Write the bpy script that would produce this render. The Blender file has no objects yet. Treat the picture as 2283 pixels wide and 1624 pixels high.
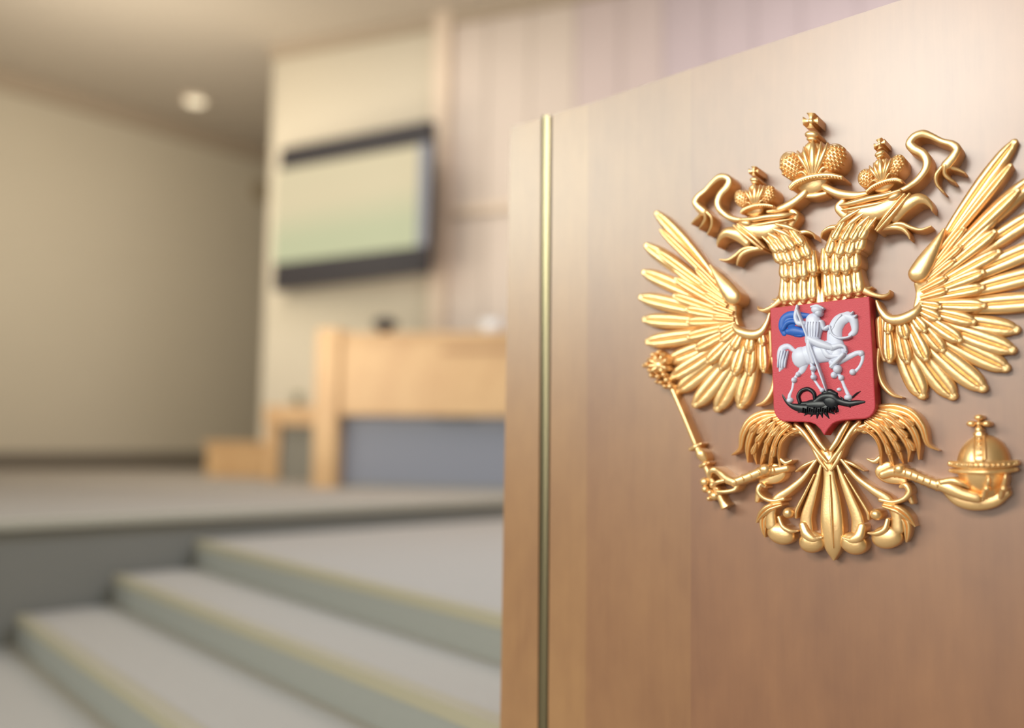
import bpy, bmesh, math, random
import numpy as np
from mathutils import Vector, Matrix
random.seed(7)
S = bpy.context.scene
COL = S.collection
# ------------------------------------------------------------------ camera
W, H, F = 2283.0, 1624.0, 2000.0
CZ = 0.96
up_c = Vector((0.0138, 1.0, 0.0865)).normalized()          # world up in camera axes (right, up, forward)
fw_c = (Vector((0, 0, 1)) - up_c * up_c.z).normalized()    # horizontal forward
rt_c = -up_c.cross(fw_c)
if rt_c.x < 0: rt_c = -rt_c
def c2w(v):                                                  # camera axes -> world (X right, Y forward, Z up)
    return Vector((v.dot(rt_c), v.dot(fw_c), v.dot(up_c)))
CAM = Vector((0, 0, CZ))
def ray(px, py):
    return c2w(Vector(((px - W/2)/F, -(py - H/2)/F, 1.0)))
R_ = c2w(Vector((1, 0, 0))); U_ = c2w(Vector((0, 1, 0))); F_ = c2w(Vector((0, 0, 1)))
cam = bpy.data.cameras.new('camera'); cam_o = bpy.data.objects.new('camera', cam); COL.objects.link(cam_o)
cam.sensor_fit = 'HORIZONTAL'; cam.sensor_width = 36.0; cam.lens = 36.0*F/W
m = Matrix.Identity(4)
for i in range(3):
    m[i][0] = R_[i]; m[i][1] = U_[i]; m[i][2] = -F_[i]; m[i][3] = CAM[i]
cam_o.matrix_world = m
cam.clip_start = 0.05; cam.clip_end = 200
S.camera = cam_o
cam.dof.use_dof = True; cam.dof.focus_distance = 1.55; cam.dof.aperture_fstop = 0.75
# ------------------------------------------------------------------ exposure, world, lights
S.view_settings.view_transform = 'Standard'; S.view_settings.look = 'None'
S.view_settings.exposure = -0.08; S.view_settings.gamma = 1.0; S.view_settings.use_curve_mapping = False
wd = bpy.data.worlds.new('world'); S.world = wd; wd.use_nodes = True
wd.node_tree.nodes['Background'].inputs[0].default_value = (0.9, 0.87, 0.8, 1)
wd.node_tree.nodes['Background'].inputs[1].default_value = 0.3
def area(name, loc, target, sx, sy, power, col, spread=180):
    l = bpy.data.lights.new(name, 'AREA'); l.shape = 'RECTANGLE'; l.size = sx; l.size_y = sy
    l.energy = power; l.color = col; l.spread = math.radians(spread)
    o = bpy.data.objects.new(name, l); COL.objects.link(o); o.location = loc
    o.rotation_euler = (Vector(target) - Vector(loc)).to_track_quat('-Z', 'Y').to_euler()
    return o
area('key_light', (-1.7, -1.0, 2.9), (0.55, 1.5, 1.1), 0.9, 0.7, 68, (1.0, 0.96, 0.88))
area('front_fill_light', (-6.3, -3.3, 4.5), (0.5, 1.6, 1.3), 3.5, 2.2, 100, (0.93, 1.0, 0.88), 100)
area('side_fill_light', (-9.0, -0.6, 4.5), (0.3, 1.8, 1.3), 3.5, 2.4, 125, (0.93, 1.0, 0.88), 90)
area('front_soft_fill_light', (-4.5, -5.5, 1.8), (0.5, 1.6, 1.3), 5.0, 2.2, 62, (1.0, 1.0, 0.9), 110)  # added soft fill facing the eagle; there is no window here
area('hall_wall_fill_light', (-3.6, 7.2, 3.6), (-4.8, 11.5, 3.2), 2.0, 1.5, 62, (1.0, 0.89, 0.72))  # added fill hung below the ceiling, brightens left wall towards the corner
area('hall_up_fill_light', (-3.0, 5.4, 1.7), (-1.6, 8.2, 6.0), 2.5, 2.0, 110, (1.0, 0.89, 0.74))  # added upward fill without a fixture, lifts the ceiling
area('stage_ceiling_light', (-1.8, 6.6, 5.05), (-1.8, 7.2, 0), 2.2, 1.6, 62, (1.0, 0.94, 0.88))
area('right_ceiling_light', (2.2, 5.0, 5.05), (2.2, 6.2, 0), 2.5, 2.0, 165, (1.0, 0.92, 0.92))
area('stair_cool_fill_light', (0.6, 3.2, 5.0), (-0.4, 4.2, 0), 2.0, 2.0, 58, (0.5, 0.7, 1.0), 110)  # added blue fill that cools the steps, not a known fixture
# ------------------------------------------------------------------ materials
def lin(c): return tuple(((v/255)/12.92 if v/255 <= .04045 else ((v/255+.055)/1.055)**2.4) for v in c)
def mat(name, rgb, rough=.6, metal=0.0, spec=.5, coat=0, emit=None, estr=0, noise=0, nscale=8.0, bump=0, bscale=80, nstretch=None):
    m = bpy.data.materials.new(name); m.use_nodes = True; nt = m.node_tree; b = nt.nodes['Principled BSDF']
    c = lin(rgb) + (1,)
    b.inputs['Base Color'].default_value = c; b.inputs['Roughness'].default_value = rough
    b.inputs['Metallic'].default_value = metal; b.inputs['Specular IOR Level'].default_value = spec
    b.inputs['Coat Weight'].default_value = coat; b.inputs['Coat Roughness'].default_value = .3
    if emit:
        b.inputs['Emission Color'].default_value = lin(emit) + (1,); b.inputs['Emission Strength'].default_value = estr
    if noise or bump:
        tc = nt.nodes.new('ShaderNodeTexCoord'); mp = nt.nodes.new('ShaderNodeMapping')
        nt.links.new(tc.outputs['Object'], mp.inputs[0])
        if nstretch: mp.inputs['Scale'].default_value = nstretch
    if noise:
        n = nt.nodes.new('ShaderNodeTexNoise'); n.inputs['Scale'].default_value = nscale; n.inputs['Detail'].default_value = 5
        nt.links.new(mp.outputs[0], n.inputs['Vector'])
        mx = nt.nodes.new('ShaderNodeMix'); mx.data_type = 'RGBA'
        mx.inputs[6].default_value = tuple(v*(1-noise) for v in c[:3]) + (1,); mx.inputs[7].default_value = tuple(min(1, v*(1+noise)) for v in c[:3]) + (1,)
        nt.links.new(n.outputs[0], mx.inputs[0]); nt.links.new(mx.outputs[2], b.inputs['Base Color'])
    if bump:
        n2 = nt.nodes.new('ShaderNodeTexNoise'); n2.inputs['Scale'].default_value = bscale
        nt.links.new(mp.outputs[0], n2.inputs['Vector'])
        bp = nt.nodes.new('ShaderNodeBump'); bp.inputs['Strength'].default_value = bump; bp.inputs['Distance'].default_value = .001
        nt.links.new(n2.outputs[0], bp.inputs['Height']); nt.links.new(bp.outputs[0], b.inputs['Normal'])
    return m
def wood(name, dark, light, rough=.42, coat=.35, blotch=2.2, grain=(14, 14, 1.0), rot=0.0):
    """varnished veneer: soft mottled figure plus fine upright grain"""
    m = bpy.data.materials.new(name); m.use_nodes = True; nt = m.node_tree; b = nt.nodes['Principled BSDF']; L = nt.links.new
    tc = nt.nodes.new('ShaderNodeTexCoord')
    mp = nt.nodes.new('ShaderNodeMapping'); mp.inputs['Scale'].default_value = grain; mp.inputs['Rotation'].default_value = (0, 0, rot); L(tc.outputs['Object'], mp.inputs[0])
    mp2 = nt.nodes.new('ShaderNodeMapping'); mp2.inputs['Scale'].default_value = (1, 1, .55); L(tc.outputs['Object'], mp2.inputs[0])
    g = nt.nodes.new('ShaderNodeTexNoise'); g.inputs['Scale'].default_value = 5; g.inputs['Detail'].default_value = 7; g.inputs['Roughness'].default_value = .65; L(mp.outputs[0], g.inputs['Vector'])
    q = nt.nodes.new('ShaderNodeTexNoise'); q.inputs['Scale'].default_value = blotch; q.inputs['Detail'].default_value = 4; q.inputs['Distortion'].default_value = 1.2; L(mp2.outputs[0], q.inputs['Vector'])
    f = nt.nodes.new('ShaderNodeTexNoise'); f.inputs['Scale'].default_value = 26; f.inputs['Detail'].default_value = 3; L(mp2.outputs[0], f.inputs['Vector'])
    a1 = nt.nodes.new('ShaderNodeMath'); a1.operation = 'MULTIPLY'; a1.inputs[1].default_value = .22; L(g.outputs[0], a1.inputs[0])
    a2 = nt.nodes.new('ShaderNodeMath'); a2.operation = 'MULTIPLY_ADD'; a2.inputs[1].default_value = .56; L(q.outputs[0], a2.inputs[0]); L(a1.outputs[0], a2.inputs[2])
    a3 = nt.nodes.new('ShaderNodeMath'); a3.operation = 'MULTIPLY_ADD'; a3.inputs[1].default_value = .22; L(f.outputs[0], a3.inputs[0]); L(a2.outputs[0], a3.inputs[2])
    cr = nt.nodes.new('ShaderNodeValToRGB'); cr.color_ramp.elements[0].position = .34; cr.color_ramp.elements[1].position = .66
    cr.color_ramp.elements[0].color = lin(dark) + (1,); cr.color_ramp.elements[1].color = lin(light) + (1,)
    L(a3.outputs[0], cr.inputs[0]); L(cr.outputs[0], b.inputs['Base Color'])
    b.inputs['Roughness'].default_value = rough; b.inputs['Coat Weight'].default_value = coat; b.inputs['Coat Roughness'].default_value = .37; b.inputs['Coat IOR'].default_value = 1.72
    return m
M = {}
M['gold'] = mat('gold_paint', (246, 199, 132), rough=.38, metal=.78, coat=1.0, bump=.25, bscale=260)
gb = M['gold'].node_tree.nodes['Principled BSDF']; gb.inputs['Coat IOR'].default_value = 1.9; gb.inputs['Coat Roughness'].default_value = .36
M['red'] = mat('red_enamel', (186, 54, 68), rough=.55, noise=.08, nscale=300, bump=.5, bscale=500)
M['white'] = mat('white_enamel', (200, 203, 222), rough=.42)
M['blue'] = mat('blue_enamel', (38, 92, 178), rough=.45)
M['black'] = mat('black_enamel', (16, 18, 26), rough=.38)
M['veneer_a'] = wood('rostrum_veneer', (118, 72, 42), (144, 95, 58), coat=.9)
M['veneer_b'] = wood('rostrum_veneer_light', (128, 82, 46), (150, 104, 62), coat=.9)
M['veneer_c'] = wood('rostrum_veneer_edge', (138, 93, 52), (160, 115, 68), coat=.9)
M['chrome'] = mat('chrome_strip', (138, 128, 102), rough=.33, metal=1.0)
M['bench'] = wood('bench_wood', (186, 146, 100), (206, 170, 122), rough=.5, coat=.1)
M['wall'] = mat('cream_wall_paint', (198, 189, 170), rough=.85, noise=.02, nscale=1.5)
M['ceil'] = mat('ceiling_paint', (200, 190, 176), rough=.9, noise=.02, nscale=1.0)
M['carpet'] = mat('grey_carpet', (162, 155, 145), rough=.95, noise=.06, nscale=60)
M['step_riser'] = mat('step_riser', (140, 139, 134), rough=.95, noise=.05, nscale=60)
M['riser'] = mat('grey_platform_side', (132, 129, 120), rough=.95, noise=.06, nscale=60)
M['nosing'] = mat('brass_nosing', (158, 149, 128), rough=.7)
M['base'] = mat('dark_skirting', (112, 104, 92), rough=.6, noise=.05)
M['grey'] = mat('blue_grey_fabric', (132, 135, 146), rough=.9, noise=.06, nscale=90)
M['dark'] = mat('dark_plastic', (48, 46, 50), rough=.45, noise=.05)
M['bezel'] = mat('lit_grey_bezel', (128, 132, 142), rough=.45, noise=.03)  # paler grey paints in the light falling on the frame's right side
M['screen'] = mat('lit_screen', (30, 30, 30), rough=.4, emit=(226, 210, 172), estr=.95)
_n = M['screen'].node_tree; _t = _n.nodes.new('ShaderNodeTexCoord'); _s = _n.nodes.new('ShaderNodeSeparateXYZ'); _c = _n.nodes.new('ShaderNodeValToRGB')
_n.links.new(_t.outputs['Generated'], _s.inputs[0]); _n.links.new(_s.outputs[2], _c.inputs[0])      # picture on the screen: pale green below, cream above
_c.color_ramp.elements[0].color = lin((204, 206, 164)) + (1,); _c.color_ramp.elements[1].color = lin((230, 214, 174)) + (1,)
_c.color_ramp.elements[0].position = .25; _c.color_ramp.elements[1].position = .6
_n.links.new(_c.outputs[0], _n.nodes['Principled BSDF'].inputs['Emission Color'])
M['lamp'] = mat('lamp_glass', (250, 240, 220), emit=(255, 240, 205), estr=1.2)
# ------------------------------------------------------------------ object helpers
def tag(o, label=None, cat=None, group=None, kind=None):
    if label: o['label'] = label
    if cat: o['category'] = cat
    if group: o['group'] = group
    if kind: o['kind'] = kind
    return o
def empty(name, loc, label=None, cat=None, group=None):
    o = bpy.data.objects.new(name, None); o.empty_display_size = .05; COL.objects.link(o); o.location = loc
    return tag(o, label, cat, group)
def wloc(o):
    v = Vector((0, 0, 0))
    while o is not None: v += o.location; o = o.parent
    return v
def obj(name, bm, material, parent=None, origin=None, smooth=None):
    """world-space bmesh -> one object; origin in world"""
    if origin is None:
        origin = wloc(parent) if parent else sum((v.co for v in bm.verts), Vector())/max(1, len(bm.verts))
    origin = Vector(origin)
    for v in bm.verts: v.co -= origin
    bmesh.ops.recalc_face_normals(bm, faces=bm.faces)
    me = bpy.data.meshes.new(name); bm.to_mesh(me); bm.free()
    if smooth is not None:
        me.shade_smooth(); me.set_sharp_from_angle(angle=math.radians(smooth))
    me.materials.append(material)
    o = bpy.data.objects.new(name, me); COL.objects.link(o)
    if parent: o.parent = parent; o.location = origin - wloc(parent)
    else: o.location = origin
    return o
def prism(bm, poly, z0, z1):
    """poly = list of (x, y) world; upright prism"""
    a = [bm.verts.new((p[0], p[1], z0)) for p in poly]; b = [bm.verts.new((p[0], p[1], z1)) for p in poly]
    bm.faces.new(a[::-1]); bm.faces.new(b); n = len(poly)
    for i in range(n): bm.faces.new((a[i], a[(i+1) % n], b[(i+1) % n], b[i]))
def slab(bm, pts, d):
    """pts = 3D polygon, extruded along vector d"""
    a = [bm.verts.new(p) for p in pts]; b = [bm.verts.new(Vector(p) + d) for p in pts]
    bm.faces.new(a[::-1]); bm.faces.new(b); n = len(pts)
    for i in range(n): bm.faces.new((a[i], a[(i+1) % n], b[(i+1) % n], b[i]))
def bevel(bm, w, seg=2):
    bmesh.ops.remove_doubles(bm, verts=bm.verts, dist=1e-6)
    bmesh.ops.bevel(bm, geom=list(bm.edges), offset=w, segments=seg, affect='EDGES', clamp_overlap=True)
def G(px, py, z):
    r = ray(px, py); return CAM + r*((z - CZ)/r.z)
class Plane:
    def __init__(s, p, d):          # vertical plane through p along horizontal d
        s.p = Vector(p); s.d = Vector((d[0], d[1], 0)).normalized(); s.n = Vector((-s.d.y, s.d.x, 0))
        if s.n.dot(CAM - s.p) < 0: s.n = -s.n
    def at(s, px, py, off=0.0):
        r = ray(px, py); q = s.p + s.n*off
        return CAM + r*((q - CAM).dot(s.n)/r.dot(s.n))
def hdir(px):                        # horizontal direction with vanishing point at image column px
    r = ray(px, 985 + .0138*(px - W/2)); return Vector((r.x, r.y, 0)).normalized()
def box_on(plane, x0, y0, x1, y1, depth, off=0.0, bmx=None, bev=0):
    """box whose camera-facing rectangle spans the pixel corners on a vertical plane; level top, upright sides"""
    a = plane.at(x0, y1, off); b = plane.at(x1, y1, off); t = plane.at(x0, y0, off)
    z0 = a.z; z1 = t.z
    bm = bmx or bmesh.new()
    e = -plane.n*depth
    prism(bm, [(a.x, a.y), (b.x, b.y), (b.x+e.x, b.y+e.y), (a.x+e.x, a.y+e.y)], z0, z1)
    if bev: bevel(bm, bev)
    return bm
Uv = hdir(2900); Vv = hdir(-560); Wv = hdir(-3600)
ZP = .56; ZC = CZ + 4.2
# ------------------------------------------------------------------ rostrum plane
PV = hdir(-1600)
r0 = ray(1835, 985); P0 = CAM + r0*(1.6/r0.y)
RP = Plane(P0, PV)
RN = RP.n
# ------------------------------------------------------------------ room
def quadobj(name, pts, m, kind='structure', thick=None):
    bm = bmesh.new(); slab(bm, [Vector(p) for p in pts], Vector(thick)); o = obj(name, bm, m); tag(o, kind=kind); return o
quadobj('floor', [(-16, -7, 0), (7, -7, 0), (7, 16, 0), (-16, 16, 0)], M['carpet'], thick=(0, 0, -.2))
quadobj('ceiling', [(-16, -7, ZC), (7, -7, ZC), (7, 16, ZC), (-16, 16, ZC)], M['ceil'], thick=(0, 0, .2))
LW = Plane(G(0, 1048, ZP), Uv)
def wallseg(name, p, q, z0, z1, n, t, m):
    bm = bmesh.new(); e = -n*t
    prism(bm, [(p.x, p.y), (q.x, q.y), (q.x+e.x, q.y+e.y), (p.x+e.x, p.y+e.y)], z0, z1)
    return tag(obj(name, bm, m), kind='structure')
lp = LW.p - Uv*14; lq = LW.p + Uv*6.4
wallseg('wall_left', lp, lq, 0, ZC, LW.n, .2, M['wall'])
bl0 = LW.p - Uv*6
wallseg('baseboard_left', bl0 + LW.n*.03, lq + LW.n*.03, ZP, ZP+.2, LW.n, .03, M['base'])
# back wall carrying the screen, outer corner at x = 605 px
BWp = CAM + ray(612, 110)*((ZC - CZ)/ray(612, 110).z)
BW = Plane(BWp, Wv)
bq = BW.at(975, 400); br = BW.at(1012, 400)
b0 = Vector((BWp.x, BWp.y, 0)); Rv = -Wv
bw = bmesh.new(); e = -BW.n*2.5
prism(bw, [(b0.x, b0.y), (bq.x, bq.y), (bq.x+e.x, bq.y+e.y), (b0.x+e.x, b0.y+e.y)], 0, ZC)
tag(obj('wall_back', bw, M['wall']), kind='structure')
# pale column between screen wall and boarded wall
M['column'] = mat('column_paint', (214, 196, 176), rough=.8, noise=.02)
cb = bmesh.new(); c0 = BW.at(971, 400) + BW.n*.1; c1 = BW.at(1006, 400) + BW.n*.1; e = -BW.n*.35
prism(cb, [(c0.x, c0.y), (c1.x, c1.y), (c1.x+e.x, c1.y+e.y), (c0.x+e.x, c0.y+e.y)], ZP, ZC)
tag(obj('trim_1', cb, M['column']), kind='structure')
# boarded wall: upright boards with narrow joints, each its own tone
M['joint'] = mat('board_joint', (120, 104, 104), rough=.9)
wb = bmesh.new(); p = BW.at(1000, 400); q = p + Rv*9
e = -BW.n*.2
prism(wb, [(p.x, p.y), (q.x, q.y), (q.x+e.x, q.y+e.y), (p.x+e.x, p.y+e.y)], 0, ZC)
tag(obj('wall_right', wb, M['joint']), kind='structure')
bt = [mat('wall_board_%s' % n, c, rough=.6, noise=.06, nscale=3, nstretch=(6, 6, .5)) for n, c in
      (('pale', (202, 188, 176)), ('pink', (194, 178, 174)), ('mauve', (186, 171, 174)))]
xs = [1006, 1090, 1185, 1285, 1385, 1480, 1580, 1683, 1787, 1915, 2010, 2110, 2215, 2330, 2450]
for i in range(len(xs)-1):
    a = BW.at(xs[i]+1.2, 60); b = BW.at(xs[i+1]-1.2, 60); n = BW.n*.02
    bm = bmesh.new(); prism(bm, [(a.x, a.y), (b.x, b.y), (b.x+n.x, b.y+n.y), (a.x+n.x, a.y+n.y)], ZP, ZC)
    o = obj('trim_%d' % (i+2), bm, bt[0 if i < 3 else (1 if i < 5 else 2)]); tag(o, kind='structure')
# cornice line over boarded and screen wall
cm = bmesh.new(); a = b0 + BW.n*.0; q = b0 + Rv*9; n = BW.n*.09
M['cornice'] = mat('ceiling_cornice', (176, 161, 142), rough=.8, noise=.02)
prism(cm, [(a.x, a.y), (q.x, q.y), (q.x+n.x, q.y+n.y), (a.x+n.x, a.y+n.y)], ZC-.12, ZC)
tag(obj('trim_20', cm, M['cornice']), kind='structure')
cm = bmesh.new(); a = lp; q = lq; n = LW.n*.08
prism(cm, [(a.x, a.y), (q.x, q.y), (q.x+n.x, q.y+n.y), (a.x+n.x, a.y+n.y)], ZC-.22, ZC)
tag(obj('trim_21', cm, M['cornice']), kind='structure')
# picture-rail on boarded wall beside the rostrum
o = obj('trim_22', box_on(BW, 1008, 462, 1900, 478, .04, off=.07), M['column']); tag(o, kind='structure')
# remaining shell, out of view
quadobj('wall_front', [(-16, -7, 0), (7, -7, 0), (7, -7, ZC), (-16, -7, ZC)], M['wall'], thick=(0, -.2, 0))
quadobj('wall_side', [(7, -7, 0), (7, 16, 0), (7, 16, ZC), (7, -7, ZC)], M['wall'], thick=(.2, 0, 0))
quadobj('wall_far', [(-16, 16, 0), (7, 16, 0), (7, 16, ZC), (-16, 16, ZC)], M['wall'], thick=(0, .2, 0))
# ------------------------------------------------------------------ platform and stairs
pe = G(0, 1165, ZP); pf = G(1112, 1112, ZP); Ed = (pf - pe); Ed.z = 0; Ed.normalize()
En = Vector((-Ed.y, Ed.x, 0));  En = -En if En.y < 0 else En    # away from camera
far = 9
pl = empty('stage_platform', (pe.x, pe.y, 0), 'long low grey carpeted platform running across the hall behind the steps', 'platform')
def isect(p, d, q, e):
    den = d.x*e.y - d.y*e.x
    t = ((q.x-p.x)*e.y - (q.y-p.y)*e.x)/den
    return Vector((p.x + d.x*t, p.y + d.y*t, 0))
A0 = pe - Ed*7; g = BW.n*.01; b1 = b0 - Rv*.01 + g
A1 = isect(pe, Ed, b1, Rv); b2 = lq + LW.n*.01; b3 = isect(A0, LW.n, LW.p + LW.n*.01, LW.d)
def plat(dd): return [(v.x, v.y) for v in (A0 + dd, A1 + dd, A1, b1, b2, b3)]
bm = bmesh.new(); prism(bm, [(v.x, v.y) for v in (A0, A1, b1, b2, b3)], 0, ZP-.03)
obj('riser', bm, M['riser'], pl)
bm = bmesh.new(); prism(bm, plat(-En*.03), ZP-.03, ZP)
obj('carpet_top', bm, M['carpet'], pl)
bm = bmesh.new(); k2 = En*.03; k3 = -En*.034
prism(bm, [(A0.x+k3.x, A0.y+k3.y), (A1.x+k3.x, A1.y+k3.y), (A1.x+k2.x, A1.y+k2.y), (A0.x+k2.x, A0.y+k2.y)], ZP-.035, ZP+.004)
o = obj('edge_nosing', bm, mat('pale_nosing', (182, 176, 158), rough=.7, noise=.03), pl)
rl = RP.at(1125, 1300)                       # left end of rostrum
sd = Vector((-RN.x, -RN.y, 0))               # rostrum depth direction
rl2 = rl + PV*.03
sF = isect(rl2, sd, b1, Rv); sE = isect(pe - En*.012, Ed, b1, Rv)
st = empty('staircase', (G(700, 1300, .14).x, G(700, 1300, .14).y, 0), 'three wide grey carpeted steps with brass nosings left of the rostrum', 'stairs')
noses = [((0, 1340), (420, 1624), .14), ((180, 1250), (1112, 1612), .28), ((390, 1192), (1112, 1372), .42)]
for (a, b, z) in noses:
    pa = G(a[0], a[1], z); pb = G(b[0], b[1], z); d = pb - pa; d.z = 0; d.normalize()
    back = Vector((-d.y, d.x, 0)); back = -back if back.y < 0 else back
    la = isect(pa, d, pe - En*.036, Ed)
    if z == .14:
        poly = [la, pa + d*3.7, rl2 - PV*(-.02), sF, sE]
    else:
        rb = isect(pa, d, rl2, sd)
        if (rb - rl2).dot(sd) < 0: rb = Vector((rl2.x, rl2.y, 0))
        poly = [la, rb, sF, sE]
    bm = bmesh.new(); prism(bm, [(v.x, v.y) for v in poly], z-.14+.001, z)
    for f in bm.faces: pass
    bm2 = bm
    s_ = obj('step', bm2, M['carpet'], st)
    # riser facing and nosing strip on the front edge
    q = poly[1]; n0 = la - back*.012; n1 = q - back*.012
    L0 = la; L1 = q
    bm = bmesh.new(); prism(bm, [(n0.x, n0.y), (n1.x, n1.y), (L1.x, L1.y), (L0.x, L0.y)], z-.139, z-.034)
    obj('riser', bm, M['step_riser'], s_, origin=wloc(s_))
    bm = bmesh.new(); a0 = la - back*.02; a1 = q - back*.02; c0_ = la + back*.035; c1_ = q + back*.035
    prism(bm, [(a0.x, a0.y), (a1.x, a1.y), (c1_.x, c1_.y), (c0_.x, c0_.y)], z-.034, z+.004)
    obj('nosing', bm, M['nosing'], s_, origin=wloc(s_))
# ------------------------------------------------------------------ background furniture
D0 = G(900, 1092, ZP)
DP = Plane(D0, hdir(-9000))
dk = empty('presidium_bench', (D0.x, D0.y, ZP), 'long light wooden bench with grey panel below, beside the rostrum', 'bench')
obj('end_post', box_on(DP, 694, 733, 745, 1096, .75, off=.05, bev=.006), M['bench'], dk)
bm = box_on(DP, 745, 752, 1228, 925, .06); obj('front_board', bm, M['bench'], dk)
bm = box_on(DP, 745, 744, 1228, 753, .5, off=.03); obj('bench_top', bm, M['bench'], dk)
bm = box_on(DP, 985, 778, 1228, 786, .02, off=.012); obj('board_groove', bm, mat('groove_wood', (160, 120, 84), noise=.05), dk)
bm = box_on(DP, 745, 925, 1228, 1092, .05, off=-.1); obj('fabric_panel', bm, M['grey'], dk)
bm = box_on(DP, 745, 1078, 1228, 1092, .02, off=-.08); obj('kick_rail', bm, M['riser'], dk)
bm = box_on(DP, 960, 915, 1048, 934, .08, off=-.02, bev=.004); obj('ventilation_slot', bm, M['dark'], dk)
# object on bench top: small dark monitor back with stand
def lathe(bm, c, prof, n=20):
    rings = []
    for (r, z) in prof: rings.append([bm.verts.new((c.x + r*math.cos(2*math.pi*i/n), c.y + r*math.sin(2*math.pi*i/n), c.z + z)) for i in range(n)])
    for a, b in zip(rings, rings[1:]):
        for i in range(n): bm.faces.new((a[i], a[(i+1) % n], b[(i+1) % n], b[i]))
    bm.faces.new(rings[0][::-1]); bm.faces.new(rings[-1])
mt = DP.at(858, 744, -.15)
mic = empty('desk_microphone', mt, 'small dark rounded microphone standing on the wooden bench top', 'microphone')
bm = bmesh.new(); lathe(bm, mt, [(.07, 0), (.07, .015), (.05, .025)]); obj('foot', bm, M['dark'], mic, smooth=40)
bm = bmesh.new(); lathe(bm, mt + Vector((0, 0, .02)), [(.03, 0), (.09, .03), (.11, .06), (.09, .095), (.04, .115)]); obj('head', bm, M['dark'], mic, smooth=50)
cp = DP.at(1096, 744, -.12)
bm = bmesh.new(); lathe(bm, cp, [(.05, 0), (.07, .02), (.085, .09), (.08, .10), (.06, .03)])
tag(obj('bowl', bm, mat('white_plastic', (225, 228, 232), rough=.5, noise=.02), smooth=40), 'small white bowl on the bench top right beside the rostrum', 'bowl')
# second smaller desk further back
E0 = G(640, 1072, ZP); EP = Plane(E0, hdir(-9000))
d2 = empty('side_desk', (E0.x, E0.y, ZP), 'narrow wooden desk with grey side panel left of the long bench', 'desk')
obj('desk_top', box_on(EP, 588, 905, 706, 948, .3, off=.03, bev=.006), M['bench'], d2)
obj('leg_panel', box_on(EP, 590, 948, 618, 1071, .25, off=.0), M['bench'], d2)
obj('grey_panel', box_on(EP, 618, 948, 706, 1071, .2, off=-.05), M['riser'], d2)
pt = EP.at(662, 905, -.2)
fl = empty('potted_plant', pt, 'small grey-green plant in a pot on the narrow side desk', 'plant')
bm = bmesh.new(); lathe(bm, pt, [(.035, 0), (.05, .05), (.045, .055)]); obj('pot', bm, M['base'], fl, smooth=40)
bm = bmesh.new(); rr = random.Random(3)
for i in range(26):
    a = rr.uniform(0, 6.28); l = rr.uniform(.05, .11); tl = rr.uniform(.3, 1.2)
    c = pt + Vector((0, 0, .055)); d = Vector((math.cos(a)*math.cos(tl), math.sin(a)*math.cos(tl), math.sin(tl)))
    sdv = Vector((-math.sin(a), math.cos(a), 0))*.014
    v = [bm.verts.new(c), bm.verts.new(c + d*l*.5 + sdv), bm.verts.new(c + d*l), bm.verts.new(c + d*l*.5 - sdv)]
    bm.faces.new(v)
obj('foliage', bm, mat('leaf_green', (110, 128, 82), rough=.7, noise=.1), fl)
# low wooden box
B0_ = G(525, 1064, ZP); BP = Plane(B0_, hdir(-9000))
lb = empty('wooden_block', (B0_.x, B0_.y, ZP), 'low plain wooden box on the platform at the end of the skirting', 'box')
obj('body', box_on(BP, 458, 992, 590, 1064, .3, bev=.005), M['bench'], lb)
obj('lid', box_on(BP, 454, 984, 594, 993, .34, off=.02, bev=.003), M['bench'], lb)
# ------------------------------------------------------------------ screen
TP = Plane(BW.at(790, 460, .42), hdir(-1750))
tv = empty('wall_screen', TP.at(790, 640), 'large lit screen in a dark frame mounted high on the back wall', 'screen')
def pquad(plane, px, off, depth, name, m, parent):
    bm = bmesh.new(); slab(bm, [plane.at(x, y, off) for x, y in px], -plane.n*depth); return obj(name, bm, m, parent)
pquad(TP, [(626, 332), (958, 268), (945, 606), (608, 648)], 0, .10, 'housing', M['dark'], tv)
pquad(TP, [(626, 332), (958, 268), (955, 318), (623, 378)], .03, .03, 'top_bar', M['dark'], tv)
pquad(TP, [(612, 588), (946, 548), (944, 606), (607, 648)], .03, .03, 'bottom_bar', M['dark'], tv)
pquad(TP, [(934, 322), (957, 318), (948, 548), (927, 551)], .03, .03, 'side_bar', M['bezel'], tv)  # part of the dark frame, its brightness put into the colour
pquad(TP, [(616, 380), (934, 322), (927, 551), (608, 589)], .012, .012, 'display', M['screen'], tv)
m1 = TP.at(790, 460, -.10); bm = bmesh.new(); wv = PV*.15
a = m1 + TP.d*.2; b = m1 - TP.d*.2; c = b - BW.n*.5; d = a - BW.n*.5
a2 = BW.at(760, 460); b2 = BW.at(820, 460)
prism(bm, [(a.x, a.y), (b.x, b.y), (b2.x, b2.y), (a2.x, a2.y)], m1.z-.12, m1.z+.12)
obj('bracket', bm, M['dark'], tv)
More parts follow.
